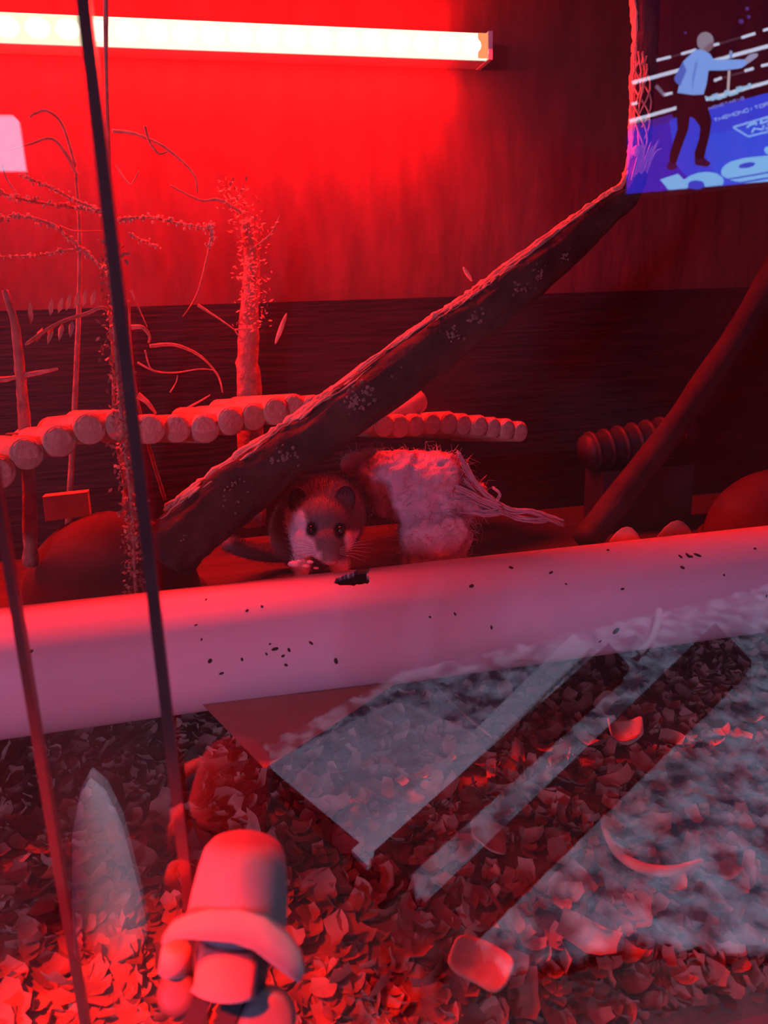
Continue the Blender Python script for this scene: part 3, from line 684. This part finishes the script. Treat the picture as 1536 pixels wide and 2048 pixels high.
# ribbed tube
hs = thing('ribbed_tube', at(1270, 900, .33), 'dark ribbed tube lying on the shelf in the dim right corner', 'tube'); ORG[hs.name] = hs.location.copy()
hp = [at(1170+14*i, 905-3*i, .33) for i in range(16)]
MB().tube(hp, .0125, 18).build('tube_core', M['hose'], hs)
for i in range(1, 15, 2): 
    d = (hp[i+1]-hp[i]).normalized(); MB().tube([hp[i]-d*.0018, hp[i]-d*.0009, hp[i]+d*.0009, hp[i]+d*.0018], [.0125, .0148, .0148, .0125], 20).build('rib', M['hose'], hs)
c = at(1190, 905, .33); c2 = at(1370, 870, .33)
MB().box((c.x, c.y-.014, SH), (c2.x, c.y+.014, c.z-.012)).build('support_block', M['hose'], hs, False)
for px, py, s, lab in ((1250,1068,30,'red-lit leaf scrap poking up behind the rail right of centre'), (1350,1060,34,'dark leaf scrap poking up behind the rail further right')):
    c = at(px, py+16, .188); q = (c-CAM).length/FPX
    V = []; 
    for i in range(7):
        u = i/6-.5
        for j in range(3):
            v = j/2; V.append(c+RT*u*2*s*q+UP*v*(s*.9*(1-4*u*u)+3)*q+F*(-.004*math.cos(u*3)*v))
    o = mesh('leaf_scrap', V, [(i*3+j, i*3+j+1, (i+1)*3+j+1, (i+1)*3+j) for i in range(6) for j in range(2)], M['chip' if px < 1300 else 'chip2']); s_ = o.modifiers.new('t', 'SOLIDIFY'); s_.thickness = .0006
    tag(o, lab, 'leaf')

# ---------------------------------------------------------------- lock on the edge of the front pane
LC = at(475, 1850, -.022); LS = (LC-CAM).length/FPX
lk = thing('sliding_door_lock', at(470, 1990, -.012), 'blurred grey lock with domed red-lit cap on the glass edge', 'lock')
def lp(x, y, t=0): return LC+(RT*(x-475)-UP*(y-1850)+T*t)*LS
ax_ = (lp(484, 1700)-lp(468, 1840)).normalized()
sx = (RT-ax_*RT.dot(ax_)).normalized(); sy = ax_.cross(sx)
def lathe(prof, c0, name, m, n=36, a0=0, a1=2*math.pi):
    V = []; full = abs(a1-a0-2*math.pi) < 1e-6; kk = n if full else n+1
    for (h, r) in prof:
        for j in range(kk):
            a = a0+(a1-a0)*j/n; V.append(c0+ax_*h*LS+(sx*math.cos(a)+sy*math.sin(a))*r*LS)
    Fc = [(i*kk+j, i*kk+(j+1) % kk, (i+1)*kk+(j+1) % kk, (i+1)*kk+j) for i in range(len(prof)-1) for j in range(n if full else n)]
    return mesh(name, V, Fc, m, lk)
base = lp(474, 1842, 0)
lathe([(0, 86), (6, 86), (50, 82), (90, 76), (118, 70), (132, 60), (140, 44), (143, 0)], base, 'cap', M['pale'])
out_ = [(372,1818),(384,1800),(410,1788),(445,1780),(490,1779),(535,1793),(570,1822),(592,1852),(600,1880)]
inn = [(376,1822),(398,1812),(420,1812),(450,1814),(488,1818),(522,1830),(548,1850),(572,1868),(594,1882)]
V = []
for (xa, ya), (xb, yb) in zip(out_, inn): V += [lp(xa, ya, 92), lp(xb, yb, 112), lp(xb, yb+4, 100), lp(xa, ya+5, 60)]
mesh('brim', V, [(i*4+j, i*4+(j+1) % 4, (i+1)*4+(j+1) % 4, (i+1)*4+j) for i in range(8) for j in range(4)]+[(0, 1, 2, 3), (35, 34, 33, 32)], M['pale'], lk)
lathe([(2, 66), (-60, 66), (-105, 62), (-112, 50), (-113, 0)], base, 'barrel', M['metal'])
# curved front plate
V = []
for i in range(9):
    a = -math.pi/2+(i/8-.5)*1.5
    for h, r in ((-18, 72), (-84, 76), (-92, 82), (-94, 70)): V.append(base+ax_*h*LS+(sx*math.cos(a)+sy*math.sin(a))*r*LS)
fp = mesh('front_plate', V, [(i*4+j, i*4+j+1, (i+1)*4+j+1, (i+1)*4+j) for i in range(8) for j in range(3)], M['pale'], lk); s_ = fp.modifiers.new('t', 'SOLIDIFY'); s_.thickness = .002
for x, y, t, r, nm in ((378, 1955, 20, 34, 'round_knob'), (528, 2000, 25, 50, 'round_knob')):
    c = lp(x, y, t); e1 = (T*.9+UP*.3).normalized(); MB().tube([c-e1*24*LS, c-e1*20*LS, c+e1*14*LS, c+e1*20*LS, c+e1*22*LS], [r*.8*LS, r*LS, r*LS, r*.85*LS, r*.5*LS], 24).build(nm, M['metal'], lk)
c = lp(372, 1898, 14); MB().tube([c-ax_*22*LS, c+ax_*14*LS, c+ax_*20*LS], [28*LS, 26*LS, 18*LS], 18).build('side_block', M['pale'], lk)
for x0, x1 in ((425, 372), (478, 430)):
    MB().obox((lp(x0, 1950, 30)+lp(x1, 2075, 40))/2, (lp(x0, 1950, 30)-lp(x1, 2075, 40))*.5, RT*18*LS, T*12*LS).build('prong', M['metal_dark'], lk, False)
MB().tube([base-ax_*10*LS+F*.004, base-ax_*10*LS+F*.012], [40*LS, 40*LS], 20).build('mounting_stub', M['metal'], lk)

# ---------------------------------------------------------------- the room in front of the glass (seen mirrored in it)
struct('floor_room', MB().box((-3, -3.2, FLOOR_Z-.02), (3.5, .6, FLOOR_Z)), M['roomfloor'], 'dark floor of the room in front of the vivarium')
struct('wall_room', MB().box((-3, -3.3, FLOOR_Z), (3.5, -3.2, 2)), M['roomwall'], 'dim far wall of the room')
cb = thing('cabinet', (.06, .2, FLOOR_Z), 'dark low cabinet carrying the vivarium', 'cabinet')
MB().box((X0-.03, -.03, FLOOR_Z+.05), (X1+.03, YB+.03, -.056)).build('body', M['board_low'], cb, False)
MB().box((X0, 0, FLOOR_Z), (X1, YB, FLOOR_Z+.05)).build('plinth', M['board_low'], cb, False)
def fl(px, py, z=FLOOR_Z): return mir(atz(px, py, z))
rugp = [(525,1530),(800,1372),(1100,1303),(1390,1232),(1700,1150),(1800,1500),(1750,1960),(1250,1930),(1010,1990),(880,1880),(790,1755)]
RP = [fl(*p) for p in rugp]; R2 = [(p.x, p.y) for p in RP]
rx0, rx1 = min(p[0] for p in R2), max(p[0] for p in R2); ry0, ry1 = min(p[1] for p in R2), max(p[1] for p in R2)
stp = .009; nx = int((rx1-rx0)/stp); ny = int((ry1-ry0)/stp); idx = {}; V = []; Fc = []
for i in range(nx+1):
    for j in range(ny+1):
        x = rx0+i*stp; y = ry0+j*stp
        V.append((x, y, FLOOR_Z+.012+.009*noise.noise(Vector((x*45, y*45, 0)))+.006*random.random()))
for i in range(nx):
    for j in range(ny):
        if inpoly(rx0+(i+.5)*stp, ry0+(j+.5)*stp, R2): k = i*(ny+1)+j; Fc.append((k, k+1, k+ny+2, k+ny+1))
used = sorted({q for f in Fc for q in f}); mp_ = {q: i for i, q in enumerate(used)}
rg = mesh('shaggy_rug', [V[q] for q in used], [tuple(mp_[q] for q in f) for f in Fc], M['rug']); tag(rg, 'pale blue-grey shaggy rug mirrored in the lower right glass', 'rug')
s_ = rg.modifiers.new('t', 'SOLIDIFY'); s_.thickness = .012; s_.offset = -1
def band(name, a, b, wpx, m, label, catg, z=.060, th=.014):
    A = fl(*a, FLOOR_Z+z); B = fl(*b, FLOOR_Z+z)
    dx, dy = b[0]-a[0], b[1]-a[1]; l = math.hypot(dx, dy); ox, oy = -dy/l*wpx/2, dx/l*wpx/2
    q = [fl(a[0]+ox, a[1]+oy, FLOOR_Z+z), fl(b[0]+ox, b[1]+oy, FLOOR_Z+z), fl(b[0]-ox, b[1]-oy, FLOOR_Z+z), fl(a[0]-ox, a[1]-oy, FLOOR_Z+z)]
    V = q+[p+Vector((0, 0, -th)) for p in q]
    tag(mesh(name, V, [(0,1,2,3),(7,6,5,4),(0,4,5,1),(1,5,6,2),(2,6,7,3),(3,7,4,0)], m, None, False), label, catg)
q_ = [(532,1532),(800,1400),(1010,1495),(900,1610),(775,1735)]
V = [fl(*p, FLOOR_Z+.0368) for p in q_]+[fl(*p, FLOOR_Z+.0362) for p in q_]
tag(mesh('folded_cloth', V, [(0,1,2,3,4),(9,8,7,6,5)]+[(i, i+5, (i+1) % 5+5, (i+1) % 5) for i in range(5)], M['cloth'], None, False), 'pale folded cloth lying on the corner of the rug', 'cloth')
band('leather_strap', (1470,1285), (800,1935), 105, M['strap'], 'wide dark strap lying across the rug', 'strap')
band('leather_strap', (1240,1310), (770,1730), 62, M['strap'], 'narrower dark strap lying across the rug', 'strap')
band('pale_slat', (1165,1283), (720,1720), 44, M['slat'], 'pale slat lying along the narrower dark strap', 'slat', .044, .007)
# white paper cone, small wall lamp and white cable, all mirrored in the glass
def standing(px, py_top, py_bot, dist):
    t_ = mir(at(px, py_top, dist)); b_ = mir(at(px+50, py_bot, dist)); return t_, b_
tp, bt_ = standing(185, 1540, 1930, .62)
cn = thing('paper_cone', (bt_.x, bt_.y, bt_.z), 'tall white paper cone mirrored in the glass at lower left', 'cone')
MB().tube([tp, tp.lerp(bt_, .08), tp.lerp(bt_, .25), tp.lerp(bt_, .6), bt_], [.001, .014, .026, .036, .045], 24).build('cone', M['paper'], cn)
MB().tube([bt_, Vector((bt_.x, bt_.y, FLOOR_Z))], .02, 16).build('stand', M['black'], cn)
wl = mir(at(-2, 292, 1.9)); q = (at(-2, 292, 1.9)-CAM).length/FPX
wlt = thing('wall_lamp', (wl.x, -3.2, wl.z), 'small pale frosted lamp mirrored at the left edge', 'lamp')
MB().box((wl.x-40*q, wl.y-.03, wl.z-36*q), (wl.x+34*q, wl.y+.03, wl.z+40*q)).build('shade', emit('frosted_lamp', (.55, .62, 1), 3.2), wlt, False)
MB().tube([Vector((wl.x, wl.y-.03, wl.z)), Vector((wl.x, -3.2, wl.z))], .012, 10).build('arm', M['black'], wlt)
cb_ = [fl(1282+x, y, FLOOR_Z+.05) for x, y in ((-2,1305),(14,1292),(28,1270),(36,1240),(38,1222))]
tag(MB().tube(cat(cb_, 5), .007, 8).build('white_cable', M['slat']), 'short white cable curling on the rug', 'cable')
# television
def tvc(x, y): return 1200+x*.21875, y*.21875
p0 = at(1255, 388, 2.0); d1 = ray(1536, 361); p1 = CAM+d1*((p0.z-CAM.z)/d1.z)
ud = (p1-p0); ud.z = 0; ud.normalize(); tn = Vector((ud.y, -ud.x, 0))
if tn.dot(CAM-p0) < 0: tn = -tn
def tvp(px, py, lay=0):
    d = ray(px, py); q = p0+tn*(lay*.0012); t = (q-CAM).dot(tn)/d.dot(tn); return mir(CAM+d*t)
htv = tvp(1272, -70).z-p0.z; wtv = htv*16/9
tvr = thing('television', mir(p0+ud*wtv/2-tn*.03-Vector((0, 0, .04))), 'television showing a referee in a boxing ring, mirrored at upper right', 'television')
mu = mir(ud); mn = Vector((tn.x, -tn.y, 0)); c0 = mir(p0)
cen = c0+mu*wtv/2+Vector((0, 0, htv/2))
MB().obox(cen-mn*.022, mu*(wtv/2+.012), mn*.018, Vector((0, 0, htv/2+.012))).build('casing', M['black'], tvr, False)
mb = MB(); mats = []; cols = {}
def poly(P, c, lay, crop=True):
    if c not in cols:
        k = .9/REFL*1.0; l = lin(c); cols[c] = len(mats); mats.append(emit('screen_%d_%d_%d' % c, l, k))
    V = [tvp(*(tvc(x, y) if crop else (x, y)), lay) for x, y in P]; mb.add(V, [tuple(range(len(V)))], cols[c])
def stroke(a, b, w_, c, lay):
    dx, dy = b[0]-a[0], b[1]-a[1]; l = math.hypot(dx, dy) or 1; ox, oy = -dy/l*w_/2, dx/l*w_/2
    poly([(a[0]+ox, a[1]+oy), (b[0]+ox, b[1]+oy), (b[0]-ox, b[1]-oy), (a[0]-ox, a[1]-oy)], c, lay)
def ellp(cx, cy, rx, ry, rot=0, n=22, a0=0, a1=360):
    return [(cx+rx*math.cos(math.radians(a0+(a1-a0)*i/n))*math.cos(rot)-ry*math.sin(math.radians(a0+(a1-a0)*i/n))*math.sin(rot), cy+rx*math.cos(math.radians(a0+(a1-a0)*i/n))*math.sin(rot)+ry*math.sin(math.radians(a0+(a1-a0)*i/n))*math.cos(rot)) for i in range(n)]
bl = tvc; BOT = lambda x: 1772-(x-245)*.0868
# dark arena fills the whole screen
V = [c0+mn*.0002, c0+mu*wtv+mn*.0002, c0+mu*wtv+mn*.0002+Vector((0, 0, htv)), c0+mn*.0002+Vector((0, 0, htv))]
mats.append(emit('screen_arena', lin((22, 4, 26)), .55/REFL)); cols['arena'] = 0; mb.add(V, [(0, 1, 2, 3)], 0)
XR = 2600
poly([(262, 1190), (XR, 560), (XR, BOT(XR)), (246, BOT(246))], (28, 36, 190), 1)
poly([(640, 1090), (XR, 560), (XR, BOT(XR)), (900, BOT(900)), (700, 1500)], (20, 66, 225), 2)
poly([(900, 1250), (XR, 900), (XR, BOT(XR)), (1100, BOT(1100))], (14, 80, 235), 3)
poly([(270, 1150), (660, 1040), (700, 1100), (268, 1200)], (52, 34, 150), 2)
wc, gc, dc = (205, 215, 245), (140, 130, 150), (120, 150, 215)
stroke((300, 755), (XR, 130), 34, wc, 4); stroke((275, 1105), (XR, 450), 32, wc, 4); stroke((275, 1130), (460, 1085), 18, gc, 5)
for a, b in (((525, 548), (655, 515)), ((750, 490), (890, 450)), ((1040, 410), (1100, 395)), ((1300, 340), (1430, 300)), ((1500, 275), (1600, 245)), ((1050, 735), (1125, 705)), ((1330, 645), (1415, 620)), ((1480, 600), (1560, 580)), ((590, 865), (670, 845)), ((295, 950), (350, 935))): stroke(a, b, 26, wc, 4)
for a, b in (((310, 600), (400, 575)), ((655, 515), (750, 490)), ((1100, 395), (1300, 335)), ((1125, 710), (1330, 650))): stroke(a, b, 16, (70, 50, 66), 4)
stroke((1205, 460), (1205, 530), 26, dc, 5); stroke((1190, 640), (1180, 820), 24, (190, 170, 180), 5); stroke((520, 780), (600, 870), 34, (110, 100, 130), 4)
for cx, cy, r in ((1355, 75, 18), (1370, 150, 16), (790, 295, 12), (1300, 190, 22)): poly(ellp(cx, cy, r, r), (70, 50, 130), 4)
# ring-side lettering
def letters(txt, o_, u, v, w_, c, lay):
    S_ = {'N': [((0,0),(0,1)),((1,0),(1,1)),((0,1),(1,0))], 'U': [((0,0),(0,1)),((1,0),(1,1)),((0,0),(1,0))], 'H': [((0,0),(0,1)),((1,0),(1,1)),((0,.5),(1,.5))],
          'A': [((0,0),(.5,1)),((1,0),(.5,1)),((.2,.4),(.8,.4))], 'D': [((0,0),(0,1)),((0,1),(.8,.8)),((.8,.8),(.8,.2)),((.8,.2),(0,0))], 'Z': [((0,0),(1,0)),((0,1),(1,1)),((1,0),(0,1))],
          'E': [((0,0),(0,1)),((0,0),(1,0)),((0,.5),(1,.5)),((0,1),(1,1))], 'M': [((0,0),(0,1)),((1,0),(1,1)),((0,1),(.5,.3)),((.5,.3),(1,1))], 'O': [((0,0),(0,1)),((1,0),(1,1)),((0,0),(1,0)),((0,1),(1,1))], 'R': [((0,0),(0,1)),((0,1),(1,1)),((1,1),(1,.5)),((1,.5),(0,.5)),((.4,.5),(1,0))], 'I': [((.5,0),(.5,1))], 'T': [((0,1),(1,1)),((.5,0),(.5,1))]}
    for i, ch_ in enumerate(txt):
        for a, b in S_.get(ch_, []):
            A = (o_[0]+u[0]*(i*1.3+a[0])+v[0]*a[1], o_[1]+u[1]*(i*1.3+a[0])+v[1]*a[1]); B = (o_[0]+u[0]*(i*1.3+b[0])+v[0]*b[1], o_[1]+u[1]*(i*1.3+b[0])+v[1]*b[1]); stroke(A, B, w_, c, lay)
letters('NUUH', (968, 935), (84, -26), (-6, -52), 24, (150, 195, 235), 6)
letters('MONETARIO', (1005, 1000), (28, -8.6), (-3, -20), 8, (110, 120, 225), 6)
letters('THEMONOITORIA', (1050, 1112), (36, -11), (-4, -28), 11, (120, 150, 240), 6)
for a, b in (((1225, 1160), (1700, 1020)), ((1225, 1160), (1365, 1245)), ((1365, 1245), (1750, 1150))): stroke(a, b, 20, (120, 170, 250), 6)
letters('AD', (1350, 1165), (95, -28), (20, -48), 20, (130, 180, 250), 6); letters('NZ', (1400, 1210), (95, -28), (15, -40), 18, (130, 180, 250), 6)
bc = (120, 190, 250); bb_ = (16, 70, 215)
poly([(555, 1640), (720, 1585), (775, 1640), (635, BOT(635)-2)], bc, 6); poly([(640, 1660), (775, 1640), (830, 1605), (900, 1578), (985, 1568), (1070, 1580), (1130, 1620), (1142, 1655), (1125, 1692), (635, BOT(635)-2)], bc, 7)
poly(ellp(888, 1688, 76, 42), bb_, 8); poly([(810, 1700), (965, 1700), (965, BOT(965)-1), (810, BOT(810)-1)], bb_, 8)
poly([(1115, 1560), (1135, 1520), (1200, 1475), (1330, 1440), (1536, 1420), (1760, 1420), (1830, 1470), (1800, 1560), (1400, 1625), (1250, 1645), (1180, 1635), (1120, 1600)], bc, 6)
poly(ellp(1352, 1508, 78, 24, -.2), bb_, 8); stroke((1180, 1638), (1800, 1530), 14, bb_, 8)
poly([(1180, 1642), (1800, 1545), (1780, BOT(1780)-2), (1350, BOT(1350)-2)], bc, 7); stroke((1300, 1668), (1700, 1600), 16, bb_, 9); poly(ellp(1560, 1370, 50, 40), bc, 7)
# the referee
sh, shd, tr_, sk, hr = (120, 165, 245), (70, 105, 205), (22, 6, 22), (120, 95, 115), (135, 130, 150)
poly([(765, 560), (880, 450), (950, 445), (1015, 490), (1050, 540), (1330, 540), (1350, 585), (1300, 620), (1130, 640), (1000, 640), (985, 760), (955, 860), (850, 865), (715, 845), (735, 760)], sh, 10)
poly([(765, 560), (800, 640), (740, 780), (700, 750), (685, 710), (740, 610)], shd, 11); poly([(850, 700), (880, 560), (905, 560), (870, 720), (850, 850)], (95, 135, 228), 11)
poly([(710, 845), (850, 868), (960, 858), (1000, 990), (1030, 1100), (1010, 1230), (960, 1440), (880, 1470), (870, 1400), (915, 1260), (925, 1160), (870, 1080), (830, 1065), (815, 1180), (760, 1330), (700, 1500), (640, 1490), (645, 1400), (715, 1180), (705, 1000)], tr_, 10)
poly([(640, 1480), (700, 1490), (722, 1525), (670, 1555), (618, 1540), (622, 1500)], (48, 16, 60), 11); poly([(870, 1460), (960, 1440), (1025, 1490), (985, 1525), (880, 1505)], (40, 14, 50), 11)
poly(ellp(972, 375, 78, 88), hr, 10); poly([(950, 440), (1000, 400), (1050, 370), (1045, 430), (1000, 475)], sk, 11); poly([(1330, 540), (1380, 490), (1450, 480), (1455, 510), (1400, 550), (1350, 585)], (150, 150, 190), 11)
pic = mb.build('screen_picture', mats, tvr, False)
MB().obox(cen-mn*.022-Vector((0, 0, htv/2+.04)), mu*.12, mn*.03, Vector((0, 0, .03))).build('mount', M['black'], tvr, False)
zt = cen.z-htv/2-.07
ct = cen-mn*.022; zz = (zt+FLOOR_Z)/2
MB().obox(Vector((ct.x, ct.y, zz)), mu*.05, mn*.03, Vector((0, 0, (zt-FLOOR_Z)/2))).build('pole', M['black'], tvr, False)
MB().obox(Vector((ct.x, ct.y, FLOOR_Z+.012)), mu*.25, mn*.15, Vector((0, 0, .012))).build('base', M['black'], tvr, False)

# unseen lamp added at the left to light the rail's front
fx, fy = -1.35, -1.45
fl_ = thing('added_fill_lamp', (fx, fy, FLOOR_Z), 'added unseen fill lamp with a drum shade left in the room', 'lamp')
MB().tube([(fx, fy, FLOOR_Z), (fx, fy, FLOOR_Z+.02), (fx, fy, FLOOR_Z+.025)], [.14, .14, .05], 28).build('base', M['black'], fl_)
MB().tube([(fx, fy, FLOOR_Z+.02), (fx, fy, .28)], .012, 12).build('pole', M['black'], fl_)
dv = (Vector((.12, .1, .12))-Vector((fx, fy, .45))).normalized()
MB().tube([Vector((fx, fy, .45))-dv*.12, Vector((fx, fy, .45))-dv*.02, Vector((fx, fy, .45))+dv*.04], [.07, .17, .18], 28).build('shade', M['black'], fl_)
area('added_fill_lamp_light', Vector((fx, fy, .45))+dv*.05, (.12, .1, .12), .26, (.60, .42, 1), 14)

# red lamp clipped to the roof edge at the left, in front of the glass
hx, hy, hz_ = -.165, -.12, .37
hl = thing('red_heat_lamp', (hx, -.012, ZT), 'red reflector lamp clipped to the roof edge beyond the left of the view', 'lamp')
hd = (Vector((-.055, -.022, .032))-Vector((hx, hy, hz_))).normalized(); h0 = Vector((hx, hy, hz_))
MB().tube([h0-hd*.055, h0-hd*.03, h0-hd*.02, h0, h0+hd*.004], [.012, .013, .018, .028, .029], 24, cap=False).build('reflector', M['black'], hl)
MB().tube([h0-hd*.055, (hx, hy, ZT+.006), (hx, -.012, ZT+.02), (hx, .01, ZT+.017)], .004, 8).build('arm', M['black'], hl)
MB().box((hx-.012, -.016, ZT-.004), (hx+.012, -.0125, ZT+.02)).build('clip', M['black'], hl, False)
MB().box((hx-.012, -.016, ZT+.0125), (hx+.012, .02, ZT+.02)).build('clip', M['black'], hl, False)
MB().ell(h0-hd*.014, hd.orthogonal()*.014, hd.cross(hd.orthogonal())*.014, hd*.012, 14, 10).build('bulb', emit('red_bulb', (1, .05, .02), 4), hl)
sp = bpy.data.lights.new('red_heat_lamp_light', 'SPOT'); sp.energy = 75; sp.color = (1, .012, .006); sp.spot_size = math.radians(30); sp.spot_blend = .6; sp.shadow_soft_size = .012
so = bpy.data.objects.new('red_heat_lamp_light', sp); COL.objects.link(so); so.location = h0+hd*.008; so.rotation_euler = hd.to_track_quat('-Z', 'Y').to_euler()
